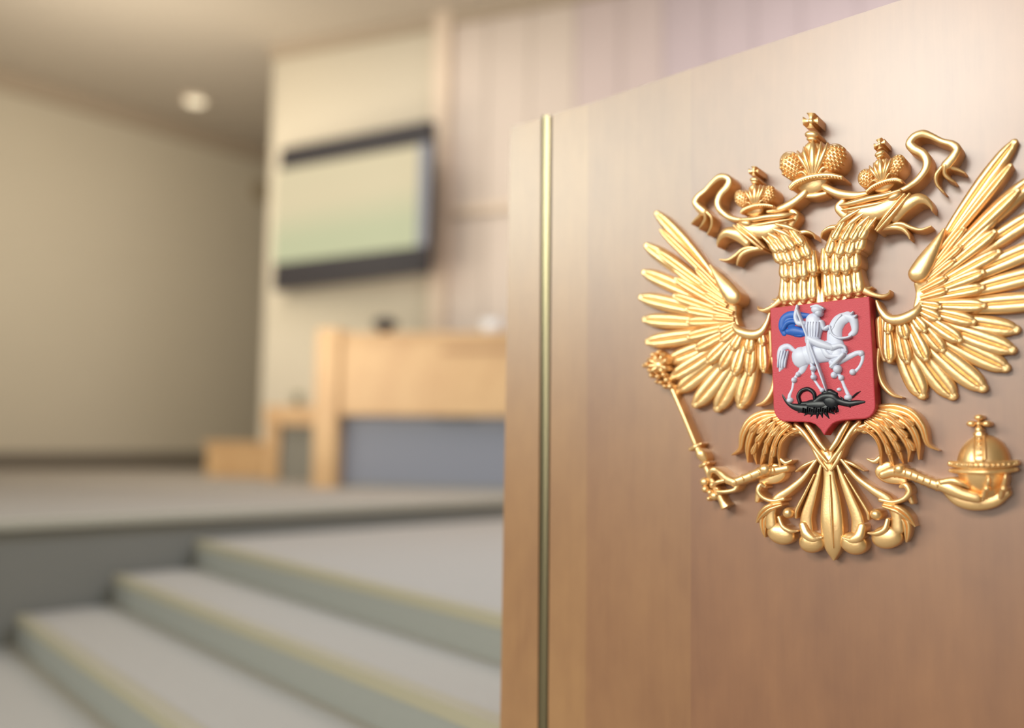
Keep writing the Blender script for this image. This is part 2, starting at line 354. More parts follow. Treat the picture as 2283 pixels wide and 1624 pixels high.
# ceiling spot and round wall fitting
cl = CAM + ray(435, 222)*((ZC - CZ)/ray(435, 222).z)
dl = empty('ceiling_downlight', cl, 'small round glowing downlight in the ceiling near the left wall', 'ceiling light')
bm = bmesh.new(); lathe(bm, cl - Vector((0, 0, .03)), [(.16, .0), (.18, .029), (.12, .029)]); obj('rim', bm, M['column'], dl, smooth=40)
bm = bmesh.new(); lathe(bm, cl - Vector((0, 0, .04)), [(.11, .0), (.12, .012)]); obj('lamp', bm, M['lamp'], dl)
wf = LW.at(583, 428); bm = bmesh.new(); n = 24
for r, o0, o1 in ((.16, 0, .05), (.1, .05, .09)):
    ring0 = []; ring1 = []
    for i in range(n):
        v = LW.d*math.cos(6.2832*i/n)*r + Vector((0, 0, math.sin(6.2832*i/n)*r))
        ring0.append(bm.verts.new(wf + v + LW.n*o0)); ring1.append(bm.verts.new(wf + v + LW.n*o1))
    bm.faces.new(ring1); bm.faces.new(ring0[::-1])
    for i in range(n): bm.faces.new((ring0[i], ring0[(i+1) % n], ring1[(i+1) % n], ring1[i]))
tag(obj('wall_speaker', bm, mat('beige_fitting', (164, 150, 126), rough=.6, noise=.03)), 'faint round beige fitting on the left wall beside the screen', 'wall fitting')
# ------------------------------------------------------------------ rostrum
ro = empty('rostrum', (RP.at(1650, 1300).x, RP.at(1650, 1300).y, 0), 'tall varnished wooden rostrum front carrying the gilded coat of arms', 'rostrum')
def topy(x):
    pts = [(1130, 284), (1205, 262), (1311, 232), (1480, 174), (1786, 68), (1997, 0), (2700, -226)]
    for (a, b), (c, d) in zip(pts, pts[1:]):
        if x <= c: return b + (d-b)*(x-a)/(c-a)
def board(name, x0, x1, off, th, m, xb0=None, xb1=None, bev=0):
    """upright board: ends follow the pixel columns at the top, foot on the floor"""
    t0 = RP.at(x0, topy(x0), off); t1 = RP.at(x1, topy(x1), off)
    g0 = RP.at(xb0 if xb0 else x0, 1624, off); g1 = RP.at(xb1 if xb1 else x1, 1624, off)
    def ext(t, g): k = (t.z-0)/(t.z-g.z); return t + (g-t)*k
    bm = bmesh.new(); slab(bm, [t0, t1, ext(t1, g1), ext(t0, g0)], -RN*th)
    if bev: bevel(bm, bev)
    return obj(name, bm, m, ro)
board('end_panel', 1134, 1211, -.004, .03, M['veneer_c'], 1112, 1203, bev=.005)
board('veneer_panel', 1231, 1311, 0, .03, M['veneer_c'], 1222, 1305)
board('veneer_panel', 1311, 1540, 0, .03, M['veneer_b'], 1305, 1540)
board('veneer_panel', 1540, 2700, 0, .03, M['veneer_a'], 1540, 2760)
bm = bmesh.new(); rows = []
for (x, y) in ((1220, topy(1220) + 2), (1211.5, 1624)):
    rows.append([RP.at(x + 10.5*u, y, -.010) + RN*(.007*math.sqrt(1-(u*.92)**2)) for u in [k/8 - 1 for k in range(17)]])
rows[1] = [t + (g - t)*(t.z/(t.z-g.z)) for t, g in zip(*rows)]
rows = [[bm.verts.new(p) for p in rw] + [bm.verts.new(rw[-1] - RN*.02), bm.verts.new(rw[0] - RN*.02)] for rw in rows]
for k in range(19): bm.faces.new((rows[0][k], rows[0][(k+1) % 19], rows[1][(k+1) % 19], rows[1][k]))
bm.faces.new(rows[0]); bm.faces.new(rows[1][::-1])
s_ = obj('metal_strip', bm, M['chrome'], ro, smooth=40); s_['label'] = 'polished metal strip set in the joint'
# body behind the front
bm = bmesh.new()
tA = RP.at(1140, topy(1140), -.045); tB = RP.at(2690, topy(2690), -.045)
gA = RP.at(1120, 1624, -.045); gB = RP.at(2700, 1624, -.045)
a0 = Vector((gA.x, gA.y, 0)) - PV*.03; b0_ = Vector((gB.x, gB.y, 0))
za, zb = tA.z-.01, tB.z-.01
vs = [a0, b0_, b0_ - RN*.5, a0 - RN*.5]; zz = [za, zb, zb, za]
lo = [bm.verts.new((v.x, v.y, 0)) for v in vs]; hi = [bm.verts.new((v.x, v.y, z)) for v, z in zip(vs, zz)]
bm.faces.new(lo[::-1]); bm.faces.new(hi)
for i in range(4): bm.faces.new((lo[i], lo[(i+1) % 4], hi[(i+1) % 4], hi[i]))
obj('body', bm, M['veneer_b'], ro)
# ------------------------------------------------------------------ relief toolkit (pixel units of the photo on the rostrum face)
K = .0008
def A(x, y): return (1400 + x/3.384, 220 + y/3.384)
def B(x, y): return (1783 + x/3.384, 220 + y/3.384)
def C(x, y): return (1400 + x/3.384, 600 + y/3.384)
def D(x, y): return (1783 + x/3.384, 600 + y/3.384)
def E(x, y): return (1500 + x/2.9157, 880 + y/2.9157)
def Fc(x, y): return (1680 + x/4.51, 640 + y/4.51)
def ident(x, y): return (x, y)
def mirror(x, y):
    ax = 1810 + .0482*(y - 250)
    for _ in range(2):
        r = 1/(2/(ax+1600) - 1/(x+1600))
        yr = 1085 - (1085-y)/(x+1600)*r
        ax = 1810 + .0482*((y+yr)/2 - 250)
    return (r - 1600, yr)
def PP(x, y, h, mp=ident):
    x, y = mp(x, y); return RP.at(x, y, h*K)
def cat(p0, p1, p2, p3, t):
    return 0.5*((2*p1) + (-p0+p2)*t + (2*p0-5*p1+4*p2-p3)*t*t + (-p0+3*p1-3*p2+p3)*t**3)
def resample(pts, n):
    P = np.array(pts, float)
    if len(P) == 2: P = np.array([P[0], (P[0]+P[1])/2, P[1]])
    Q = np.vstack([2*P[0]-P[1], P, 2*P[-1]-P[-2]]); out = []
    for i in range(1, len(Q)-2):
        for k in range(n): out.append(cat(Q[i-1], Q[i], Q[i+1], Q[i+2], k/n))
    out.append(P[-1]); return np.array(out)
def prof_round(u, t): return math.sqrt(max(0, 1-u*u))
def prof_flat(u, t): return (max(0, 1-u**4))**.5
def prof_feather(u, t):
    b = max(0, 1-abs(u)**3)**.55; g = math.exp(-(u/.11)**2)*(1-t**8); r = math.exp(-((abs(u)-.55)/.3)**2)
    return b*(.78 + .22*r - .55*g + .05*math.sin(46*t + 7*abs(u)))
def prof_scale(u, t):
    return max(0, 1-abs(u)**2.6)**.55*(1 - .22*math.exp(-(u/.12)**2)*(1-t**6) + .03*math.sin(30*t + 9*abs(u)))
FU = [-1, -.98, -.9, -.72, -.5, -.3, -.17, -.08, 0, .08, .17, .3, .5, .72, .9, .98, 1]
def strip(bm, pts, dome=6, prof=prof_round, mp=ident, hb=0.0, m=9, n=6, cap0=True, cap1=True):
    """pts: (x, y, width, edge height); swept ridge standing on the panel"""
    R = resample([(p[0], p[1], p[2], p[3]) for p in pts], n)
    N = len(R); T = np.gradient(R[:, :2], axis=0); T /= (np.linalg.norm(T, axis=1)[:, None] + 1e-9)
    secs = []
    wm = max(R[:, 2])
    def add(c, t, w, h, tt):
        w = max(w, .4); nx, ny = -t[1], t[0]; sc = min(1, w/wm) if wm > 0 else 1
        h = max(h, 1.0)
        row = []
        for u in (FU if prof in (prof_feather, prof_scale) else [-math.cos(math.pi*j/(m-1)) for j in range(m)]):
            p = PP(c[0]+nx*w/2*u, c[1]+ny*w/2*u, h, mp) + RN*(dome*K*(sc**.8)*prof(u, tt))
            row.append(p)
        e0 = PP(c[0]-nx*w/2, c[1]-ny*w/2, h, mp); e1 = PP(c[0]+nx*w/2, c[1]+ny*w/2, h, mp)
        row.append(e1 - RN*((h-hb)*K)); row.append(e0 - RN*((h-hb)*K))
        secs.append([bm.verts.new(p) for p in row])
    c0, t0, w0, h0 = R[0, :2], T[0], R[0, 2], R[0, 3]
    if cap0 and w0 > 3:
        for k in (.99, .85, .55, .28): add(c0 - t0*w0/2*k, t0, w0*math.sqrt(1-k*k), h0 , 0)
    for i in range(N): add(R[i, :2], T[i], R[i, 2], R[i, 3], i/(N-1))
    c1, t1, w1, h1 = R[-1, :2], T[-1], R[-1, 2], R[-1, 3]
    if cap1 and w1 > 3:
        for k in (.28, .55, .85, .99): add(c1 + t1*w1/2*k, t1, w1*math.sqrt(1-k*k), h1, 1)
    L = len(secs[0])
    for a, b in zip(secs, secs[1:]):
        for j in range(L): bm.faces.new((a[j], a[(j+1) % L], b[(j+1) % L], b[j]))
    bm.faces.new(secs[0]); bm.faces.new(secs[-1][::-1])
def blob(bm, x, y, rx, ry, h, dome, rot=0, mp=ident, hb=0.0, n=20, rings=5):
    cr, sr = math.cos(rot), math.sin(rot); prev = None; wall = []
    for k in range(rings+1):
        a = math.pi/2*k/rings; rr = math.cos(a); z = math.sin(a)
        if k == rings: row = [bm.verts.new(PP(x, y, h, mp) + RN*dome*K)]
        else:
            row = []
            for i in range(n):
                th = 2*math.pi*i/n; ex = rx*math.cos(th)*rr; ey = ry*math.sin(th)*rr
                row.append(bm.verts.new(PP(x + ex*cr - ey*sr, y + ex*sr + ey*cr, h, mp) + RN*dome*z*K))
        if k == 0:
            bot = [bm.verts.new(v.co - RN*((h-hb)*K)) for v in row]
            bm.faces.new(bot)
            for i in range(n): bm.faces.new((bot[i], bot[(i+1) % n], row[(i+1) % n], row[i]))
        elif k < rings:
            for i in range(n): bm.faces.new((prev[i], prev[(i+1) % n], row[(i+1) % n], row[i]))
        else:
            for i in range(n): bm.faces.new((prev[i], prev[(i+1) % n], row[0]))
        prev = row
def feather(bm, root, tip, w, h0, h1, mp=ident, bend=0.0, dome=7, wr=.45, prof=prof_feather):
    (x0, y0), (x1, y1) = root, tip
    dx, dy = x1-x0, y1-y0; L = math.hypot(dx, dy); nx, ny = -dy/L, dx/L
    pts = []
    for t, k in ((0, wr), (.2, wr+.15), (.45, .85), (.7, 1.0), (.86, .93), (.94, .74), (.985, .48)):
        b = bend*math.sin(math.pi*t)
        pts.append((x0+dx*t+nx*b, y0+dy*t+ny*b, w*k, h0+(h1-h0)*t))
    strip(bm, pts, dome, prof, mp, m=13, n=4, cap0=False, cap1=True)
OBJS = []
ca = empty('coat_of_arms', RP.at(1835, 800), 'gilded double-headed eagle with three crowns and red shield, mounted on the rostrum', 'coat of arms')
def part(name, bm, m='gold', parent=None, label=None, smooth=50):
    o = obj(name, bm, M[m], parent or ca, origin=wloc(parent or ca), smooth=smooth)
    if label: o['label'] = label
    return o
cv = lambda f, l: [f(p[0], p[1]) + tuple(p[2:]) for p in l]
# ---- wings
OUT = [((1463,474),(1628,672),30,6),((1440,547),(1628,690),34,5),((1435,607),(1628,702),34,4),((1428,663),(1630,714),35,2),
       ((1436,713),(1632,724),34,0),((1443,763),(1636,732),36,-2),((1490,806),(1640,738),36,-3),((1499,841),(1646,742),36,-3),
       ((1511,872),(1654,748),38,-4),((1549,904),(1664,752),40,-4),((1598,913),(1678,754),41,-3),((1650,906),(1692,754),40,-2)]
MID = [((1472,512),(1622,660),20),((1466,560),(1618,672),24),((1500,594),(1618,684),24),((1506,622),(1620,690),24),((1503,660),(1620,700),26),
       ((1530,690),(1626,708),26),((1533,718),(1630,716),26),((1534,752),(1634,726),27),((1552,778),(1640,732),28),((1577,808),(1646,738),29),
       ((1607,822),(1652,742),30),((1637,834),(1664,748),30),((1670,834),(1680,748),28),((1703,828),(1700,740),26)]
INN = [((1552,600),(1612,660),15),((1560,632),(1618,672),15),((1572,655),(1620,682),16),((1589,684),(1634,698),17),((1590,708),(1636,712),17),((1604,738),(1640,722),20),((1607,760),(1646,730),22),
       ((1634,778),(1656,738),23),((1669,784),(1675,742),25),((1700,768),(1697,736),21)]
for mp in (ident, mirror):
    bm = bmesh.new()
    for i, (tip, root, w, b) in enumerate(OUT):
        feather(bm, root, tip, w, 26, 14 + (i % 2)*7, mp, bend=b, dome=8, wr=.5)
    for i, (tip, root, w) in enumerate(MID):
        feather(bm, root, tip, w*.94, 38, 34 + (i % 2)*6, mp, bend=0, dome=7, wr=.55)
    for i, (tip, root, w) in enumerate(INN):
        feather(bm, root, tip, w, 46, 44 + (i % 2)*3, mp, dome=6, wr=.6)
    # shoulder wedge, hollow and the U-shaped ridge
    strip(bm, [(1584,592,5,44),(1600,616,20,48),(1619,642,34,52),(1634,662,38,54)], 12, mp=mp, m=13)
    strip(bm, [(1626,684,36,34),(1628,705,30,32),(1636,728,26,36)], 4, mp=mp)
    strip(bm, [(1634,724,12,44),(1648,739,19,50),(1675,747,22,52),(1697,740,18,50),(1710,720,12,48),(1716,700,6,46)], 9, mp=mp, m=11)
    strip(bm, [(1712,742,22,34),(1714,790,20,30),(1712,822,10,26)], 5, mp=mp, prof=prof_feather, m=13)
    part('wing', bm)
# ---- necks and heads
for mp in (ident, mirror):
    bm = bmesh.new()
    strip(bm, [(1776,684,100,28),(1783,662,88,30),(1785,615,80,32),(1776,572,76,34),(1752,535,70,36),(1722,512,54,44),(1700,508,40,42)], 16, mp=mp, m=15, cap0=False)
    rows = [([(1750,676),(1770,675),(1791,673),(1811,669)], 64, 29, 50, (1, 0)),
            ([(1751,622),(1771,624),(1791,620),(1813,611)], 52, 28, 57, (-.05, 0)),
            ([(1742,586),(1761,588),(1782,584),(1803,574)], 50, 27, 61, (-.4, 0)),
            ([(1736,563),(1752,561),(1770,556),(1790,547)], 46, 24, 64, (-.75, 0))]
    for tips, L, w, h, (lean, _) in rows:
        lean = 0 if lean == 1 else lean
        for k, (x, y) in enumerate(tips):
            d = math.hypot(lean, 1); rx, ry = x + lean*L/d, y - L/d
            feather(bm, (rx, ry), (x, y), w, h-7 - abs(k-1.5)*2, h - abs(k-1.5)*2.5, mp, dome=9, wr=.6, prof=prof_scale)
    # streaks behind the cheek
    for (x0, y0, x1, y1, w) in ((1700,528,1730,560,9),(1712,520,1752,548,11),(1722,510,1772,534,12),(1730,500,1785,518,11)):
        strip(bm, [(x0,y0,w*.5,62),((x0+x1)/2,(y0+y1)/2-2,w,62),(x1,y1,2,58)], 5, mp=mp)
    strip(bm, cv(A, [(1200,1010,26,54),(1330,1000,22,52),(1400,1020,14,48),(1415,1060,4,44)]) and [(1775,522,12,52),(1796,517,9,50),(1812,522,6,46),(1817,533,2,42)], 4, mp=mp)
    strip(bm, [(1822,640,6,44),(1826,660,12,46),(1827,680,16,46)], 4, mp=mp)
    part('neck', bm)
    hd = bmesh.new()
    strip(hd, [(1652,506,22,56),(1672,512,34,58),(1700,514,38,58),(1728,504,30,56),(1752,496,10,52)], 10, mp=mp, m=13)   # cheek
    strip(hd, [(1664,541,20,48),(1644,524,28,52),(1624,519,24,52),(1609,527,14,50),(1601,541,7,46),(1600,551,2,44)], 10, mp=mp, m=13)   # upper beak
    strip(hd, [(1636,503,5,60),(1655,520,7,64),(1678,539,8,64),(1700,556,6,58)], 5, mp=mp)
    strip(hd, [(1645,500,5,62),(1664,515,7,66),(1686,534,7,66),(1704,552,4,60)], 4, mp=mp)
    blob(hd, 1663, 498, 13, 7, 66, 7, rot=.1, mp=mp)
    strip(hd, [(1652,490,7,66),(1680,489,10,68),(1710,484,12,66),(1745,481,12,62),(1770,476,4,56)], 7, mp=mp)            # brow
    strip(hd, [(1676,503,3,64),(1700,500,7,66),(1735,494,7,64),(1768,488,3,58)], 4, mp=mp)
    strip(hd, [(1696,556,8,44),(1672,553,9,46),(1655,557,8,46),(1638,571,7,44),(1622,580,6,42),(1604,579,3,40)], 4, mp=mp)  # tongue
    strip(hd, [(1698,553,12,44),(1672,558,12,44),(1655,567,10,42),(1646,580,7,40),(1643,592,3,38)], 5, mp=mp)              # lower beak
    strip(hd, [(1760,500,22,40),(1772,480,20,40),(1764,470,14,42)], 5, mp=mp)
    part('head', hd)
    # flowing ribbon
    rb = bmesh.new()
    strip(rb, [(1655,490,8,56),(1640,489,12,54),(1621,482,14,50),(1605,468,15,50),(1600,452,15,50),(1606,434,15,50),(1620,418,16,50),(1626,404,16,50),
               (1617,395,16,50),(1603,396,15,48),(1589,407,11,46),(1573,424,10,44),(1557,437,12,46),(1550,450,14,48),(1557,462,17,48),(1568,472,20,46)], 7, mp=mp, m=11)
    for l in ([(1564,470,8,46),(1561,481,8,40),(1551,490,6,36),(1541,500,3,34)], [(1571,474,8,48),(1573,488,7,44),(1567,500,6,40),(1558,511,3,36)],
              [(1577,474,8,46),(1587,486,8,44),(1587,504,6,40),(1577,524,3,36)]):
        strip(rb, l, 6, mp=mp)
    part('ribbon', rb)
    r2 = bmesh.new()
    strip(r2, [(1806,414,12,40),(1795,428,15,46),(1778,444,16,48),(1757,458,17,50),(1735,468,15,50),(1712,472,8,50)], 6, mp=mp, m=11)
    part('crown_band_ribbon', r2)
# ---- crowns
def crown(cx, cy, s, mp=ident, tilt=0.0, hh=50):
    """cx, cy: middle of the bowl; s = 1 for the great crown; tilt: rises to the right"""
    def q(dx, dy): return (cx + dx*s, cy + (dy - dx*tilt)*s)
    bm = bmesh.new()
    strip(bm, [q(-6,36)+(80*s,hh-14), q(-2,20)+(100*s,hh-12), q(0,0)+(84*s,hh-10), q(0,-22)+(40*s,hh-10)], 14*s, mp=mp, m=13)
    for sx, ang in ((-1, -.35), (1, .35)):
        lx, ly = q(47*sx, 4)
        blob(bm, lx, ly, 26*s, 33*s, hh-4, 15*s, rot=ang, mp=mp, rings=7, n=24)
    for k, (dx, dy) in enumerate(((-34,-26),(-20,-32),(0,-42),(19,-36),(33,-32))):
        w = (14 if k == 2 else 10)*s
        strip(bm, [q(dx*.15, 36)+(w*.5, hh+4), q(dx*.55, 6)+(w*1.1, hh+9), q(dx*.9, dy*.6)+(w, hh+8), q(dx, dy)+(w*.35, hh+2)], 7*s, mp=mp)
    for sx in (-1, 1):                                # ribs hugging the mitre halves
        strip(bm, [q(8*sx, 40)+(5*s, hh+6), q(24*sx, 22)+(7*s, hh+9), q(42*sx, 30)+(4*s, hh+4)], 4*s, mp=mp)
    pb = bm; sp = 8.8 if s > .8 else 10.5
    for sx, ang in ((-1, -.35), (1, .35)):            # pearls
        for j in range(-4, 5):
            for i in range(-4, 5):
                ex, ey = (i + (j % 2)*.5)*sp, j*sp*.87
                if (ex/25)**2 + (ey/32)**2 > .9: continue
                dx = 47*sx + ex*math.cos(ang) - ey*math.sin(ang); dy = 4 + ex*math.sin(ang) + ey*math.cos(ang)
                if dx*sx < 24: continue
                zz = 15*s*math.sqrt(max(0, 1-(ex/26)**2-(ey/33)**2))
                x, y = q(dx, dy); blob(pb, x, y, sp*.44*s, sp*.44*s, hh-4+zz+1*s, 6*s, mp=mp, hb=hh-8, n=10, rings=3)
    c = part('crown', bm)
    bb = bmesh.new()
    arc = [(-50, 60), (-38, 50), (-20, 42), (4, 36), (36, 34), (64, 38)] if mp is ident else [(-56, 56), (-42, 47), (-22, 41), (4, 39), (30, 42), (50, 50)]
    strip(bb, [q(x, y + x*tilt)+(13*s if 0 < i < 5 else 8*s, hh+8) for i, (x, y) in enumerate(arc)], 6*s, mp=mp, m=9)
    R = resample(arc, 4)
    for (x, y) in R[::1]:
        a, b = q(x, y + x*tilt + 3); blob(bb, a, b, 3.2*s, 3.2*s, hh+12, 3*s, mp=mp, hb=hh, n=8, rings=3)
    strip(bb, [q(-22, 80 + -22*tilt)+(9*s, hh-14), q(4, 79+4*tilt)+(12*s, hh-12), q(28, 74+28*tilt)+(8*s, hh-14)], 3*s, mp=mp)
    part('rim', bb, parent=c)
    cb = bmesh.new()
    x, y = q(-2, -57); blob(cb, x, y, 16*s, 9*s, hh-2, 9*s, mp=mp)
    x, y = q(-2, -47); blob(cb, x, y, 12*s, 6*s, hh-2, 7*s, mp=mp)
    ccx, ccy = q(-4, -88)
    for ang in (0, math.pi/2, math.pi, -math.pi/2):
        dx, dy = math.cos(ang), math.sin(ang)
        strip(cb, [(ccx, ccy, 6*s, hh-4), (ccx+dx*9*s, ccy+dy*9*s, 9*s, hh-4), (ccx+dx*17*s, ccy+dy*17*s, 19*s, hh-4)], 5*s, mp=mp, cap1=False, prof=prof_flat)
    blob(cb, ccx, ccy, 6*s, 6*s, hh+1, 4*s, mp=mp)
    part('cross', cb, parent=c)
crown(1812, 357, 1.0, ident, tilt=.19, hh=56)
crown(1683, 436, .62, ident, tilt=.16, hh=60)
crown(1683, 436, .62, mirror, tilt=-.05, hh=60)
# ---- trunk behind the shield, small curls
bm = bmesh.new()
strip(bm, [(1826,668,214,24),(1834,760,222,24),(1838,860,222,24),(1842,930,190,24)], 4, m=11, cap0=False, cap1=False)
for mp in (ident, mirror):
    strip(bm, [(1740,670,16,44),(1722,684,10,42),(1704,692,8,38),(1692,690,5,34),(1689,683,2,30)], 4, mp=mp)
    strip(bm, [(1752,655,10,42),(1735,668,8,40),(1722,668,3,36)], 3, mp=mp)
    strip(bm, [(1722,800,8,30),(1727,835,9,32),(1722,870,10,32),(1706,895,8,32),(1686,905,3,28)], 4, mp=mp)
part('trunk', bm)
# ---- legs: feathered thighs authored on the right, mirrored to the left
def inv(mp): return mp
TH = [([(1330,88,44,34),(1440,88,62,40),(1550,128,62,42),(1622,215,52,40),(1655,320,30,34),(1730,365,6,26)]),
      ([(1320,110,40,40),(1440,140,52,44),(1540,205,50,44),(1590,310,42,38),(1600,425,8,28)]),
      ([(1300,135,40,44),(1410,180,46,48),(1490,265,46,46),(1535,355,34,40),(1530,440,6,30)]),
      ([(1280,160,40,46),(1380,220,44,50),(1440,310,42,46),(1480,400,30,40),(1500,450,6,32)]),
      ([(1260,180,34,46),(1340,240,38,48),(1392,330,36,46),(1420,420,30,42),(1440,470,10,36)]),
      ([(1180,215,16,40),(1260,235,24,44),(1325,290,28,44),(1352,370,26,42),(1352,450,20,38)])]
LK = [((1390,120),(1460,165)),((1430,165),(1500,215)),((1360,150),(1420,215)),((1450,210),(1520,275)),((1330,180),(1390,240)),((1400,240),(1450,300)),((1500,150),(1560,200)),((1440,300),(1470,370)),((1520,290),(1560,360)),((1380,320),(1410,390))]
for mp in (ident, mirror):
    bm = bmesh.new()
    for l in TH: strip(bm, [E(a, b) + (c/2.9, h) for a, b, c, h in l], 7, prof_feather, mp, m=13, n=5)
    for a, b in LK: feather(bm, E(*a), E(*b), 13, 58, 52, mp, dome=5)
    strip(bm, [E(1395,470)+(24,34), E(1350,500)+(26,34), E(1400,540)+(26,32), E(1500,560)+(18,28)], 5, mp=mp)
    strip(bm, [E(1345,412)+(11,40), E(1310,436)+(10,40), E(1265,420)+(4,38)], 4, mp=mp)       # spur
    part('thigh', bm)
def shank(f, path, ball, name='leg', rings=8):
    bm = bmesh.new(); P = [f(*p[:2]) + tuple(p[2:]) for p in path]
    strip(bm, P, 10, m=11)
    x, y = f(*ball); blob(bm, x, y, 14, 13, 44, 12)
    R = resample(P, 10); a, b = len(R)//4, len(R)-2
    for i in range(rings):
        k = a + (b-a)*i/(rings-1); j = int(k); x, y, w, h = R[j]; t = R[min(j+1, len(R)-1)][:2] - R[j-1][:2]; t /= np.linalg.norm(t)
        nx, ny = -t[1], t[0]; w = w*.56
        strip(bm, [(x-nx*w, y-ny*w, 3, h-4), (x, y, 4.2, h+9), (x+nx*w, y+ny*w, 3, h-4)], 4, m=7, hb=20)
    return part(name, bm)
shank(E, [(1370,520,22,36),(1440,500,25,40),(1530,515,24,42),(1630,555,23,42),(1735,595,24,42)], (1475,485))
shank(E, [(740,480,18,34),(660,495,20,38),(600,495,22,42),(500,535,21,42),(400,572,20,42)], (600,488), rings=7)
# ---- right claw with orb
bm = bmesh.new()
strip(bm, [E(1735,585)+(26,44), E(1800,610)+(30,46), E(1890,650)+(27,46), E(1990,675)+(22,44), E(2010,680)+(12,40)], 10, m=13)
strip(bm, [E(1750,570)+(16,50), E(1820,560)+(15,54), E(1880,580)+(11,54), E(1925,605)+(4,50)], 7)
strip(bm, [E(1760,600)+(20,30), E(1850,680)+(28,30), E(1960,705)+(34,28), E(2080,690)+(32,26), E(2170,640)+(20,26)], 8, m=11)
for x, y in ((2050,545),(2160,525)):
    strip(bm, [E(x-30,660)+(13,44), E(x-14,610)+(13,52), E(x,y+30)+(11,60), E(x+4,y)+(7,62)], 7)
    bx, by = E(x-8, 612); blob(bm, bx, by, 9, 8, 56, 9)
part('claw', bm)
ob = bmesh.new()
ox, oy = E(2020, 460)
blob(ob, ox, oy, 60, 69, 24, 40, n=32, rings=9)
blob(ob, *E(2030, 520), 55, 58, 20, 30, n=32, rings=8)
orb = part('orb', ob)
bd = bmesh.new()
for y, w, h in ((448, 17, 60), (492, 12, 58)):
    strip(bd, [E(1805,y+2)+(w-3,34), E(1880,y+10)+(w,50), E(2015,y+14)+(w,h+6), E(2150,y+8)+(w,50), E(2232,y-4)+(w-3,34)], 6, m=9, hb=10)
for i in range(13):
    t = i/12; x, y = E(1815 + 405*t, 452 + 10*math.sin(math.pi*t)); hz = 38 + 34*math.sin(math.pi*t)
    blob(bd, x, y, 4.4, 4.4, hz, 4, hb=10, n=10, rings=3)
strip(bd, [E(1992,265)+(20,40), E(1992,340)+(24,58), E(1994,420)+(24,68)], 4, prof=prof_flat, hb=10)
for sx in (-1, 1): strip(bd, [E(1992+sx*32,268)+(4,44), E(1992+sx*36,340)+(5,62), E(1994+sx*36,420)+(5,72)], 3, hb=10)
for y in (290, 325, 360, 395):
    x, yy = E(1993, y); blob(bd, x, yy, 6.5, 4.4, 50 + (y-280)*.15, 6, hb=10, n=10, rings=3)
part('belt', bd, parent=orb)
cb = bmesh.new()
for (x, y, rx, ry) in ((1990,150,11,7),(1940,190,11,7),(2040,190,11,7),(1990,190,7,7),(1990,232,10,10),(1990,255,14,5)):
    a, b = E(x, y); blob(cb, a, b, rx, ry, 34, 8)
strip(cb, [E(1990,150)+(5,32), E(1990,235)+(5,32)], 5)
part('cross', cb, parent=orb)
# ---- left claw with sceptre
sc = bmesh.new()
strip(sc, [(1490,850,7,30),(1500,872,9,32),(1526,932,10,34),(1550,990,12,34)], 5)
strip(sc, [(1540,1002,9,34),(1551,996,10,38),(1563,990,7,34)], 5)
strip(sc, [(1551,994,10,34),(1557,1003,16,36),(1563,1013,22,38),(1570,1024,18,36),(1572,1032,10,34)], 8, m=11)
strip(sc, [(1562,1040,8,34),(1571,1036,9,38),(1580,1032,7,34)], 5)
strip(sc, [(1570,1036,10,34),(1582,1062,12,34),(1598,1096,12,34),(1610,1120,14,34),(1617,1132,22,34)], 6, cap1=False)
for (x, y, r) in ((1571,1075,10),(1573,1091,8),(1590,1082,8),(1584,1098,7),(1593,1106,10),(1582,1112,6),(1604,1098,8),(1601,1090,6)):
    blob(sc, x, y, r, r, 34, 9)
st_ = part('sceptre', sc)
fn = bmesh.new()
for (x, y, r) in ((1470,815,17),(1458,792,7),(1470,787,7),(1481,793,7),(1452,803,7),(1463,802,8),(1476,804,8),(1486,808,8),(1444,812,6),(1438,816,5),(1455,816,8),(1489,822,7),
                  (1450,826,6),(1462,828,8),(1477,826,8),(1454,838,6),(1468,840,7),(1482,836,7),(1488,848,8),(1475,854,6),(1466,852,5),(1496,862,8),(1484,862,6)):
    blob(fn, x, y, r, r*.9, 32, 9 + r*.4)
for i, (dx, dy) in enumerate(((-26,-14),(-12,-26),(6,-26),(20,-16),(-30,2),(-22,16),(20,8))):
    strip(fn, [(1470+dx*.3,815+dy*.3,8,44),(1470+dx*.7,815+dy*.7,8,46),(1470+dx,815+dy,4,42)], 5, m=7)
part('sceptre_head', fn, parent=st_)
cl_ = bmesh.new()
strip(cl_, [E(410,575)+(18,42), E(350,550)+(19,46), E(305,510)+(15,50), E(270,490)+(14,54), E(245,505)+(12,52), E(240,535)+(8,46)], 8, m=11)
strip(cl_, [E(420,590)+(12,40), E(400,620)+(10,42), E(340,632)+(9,46), E(285,630)+(5,48)], 6)
strip(cl_, [E(330,560)+(10,50), E(290,570)+(9,54), E(262,590)+(6,50)], 6)
part('claw', cl_)
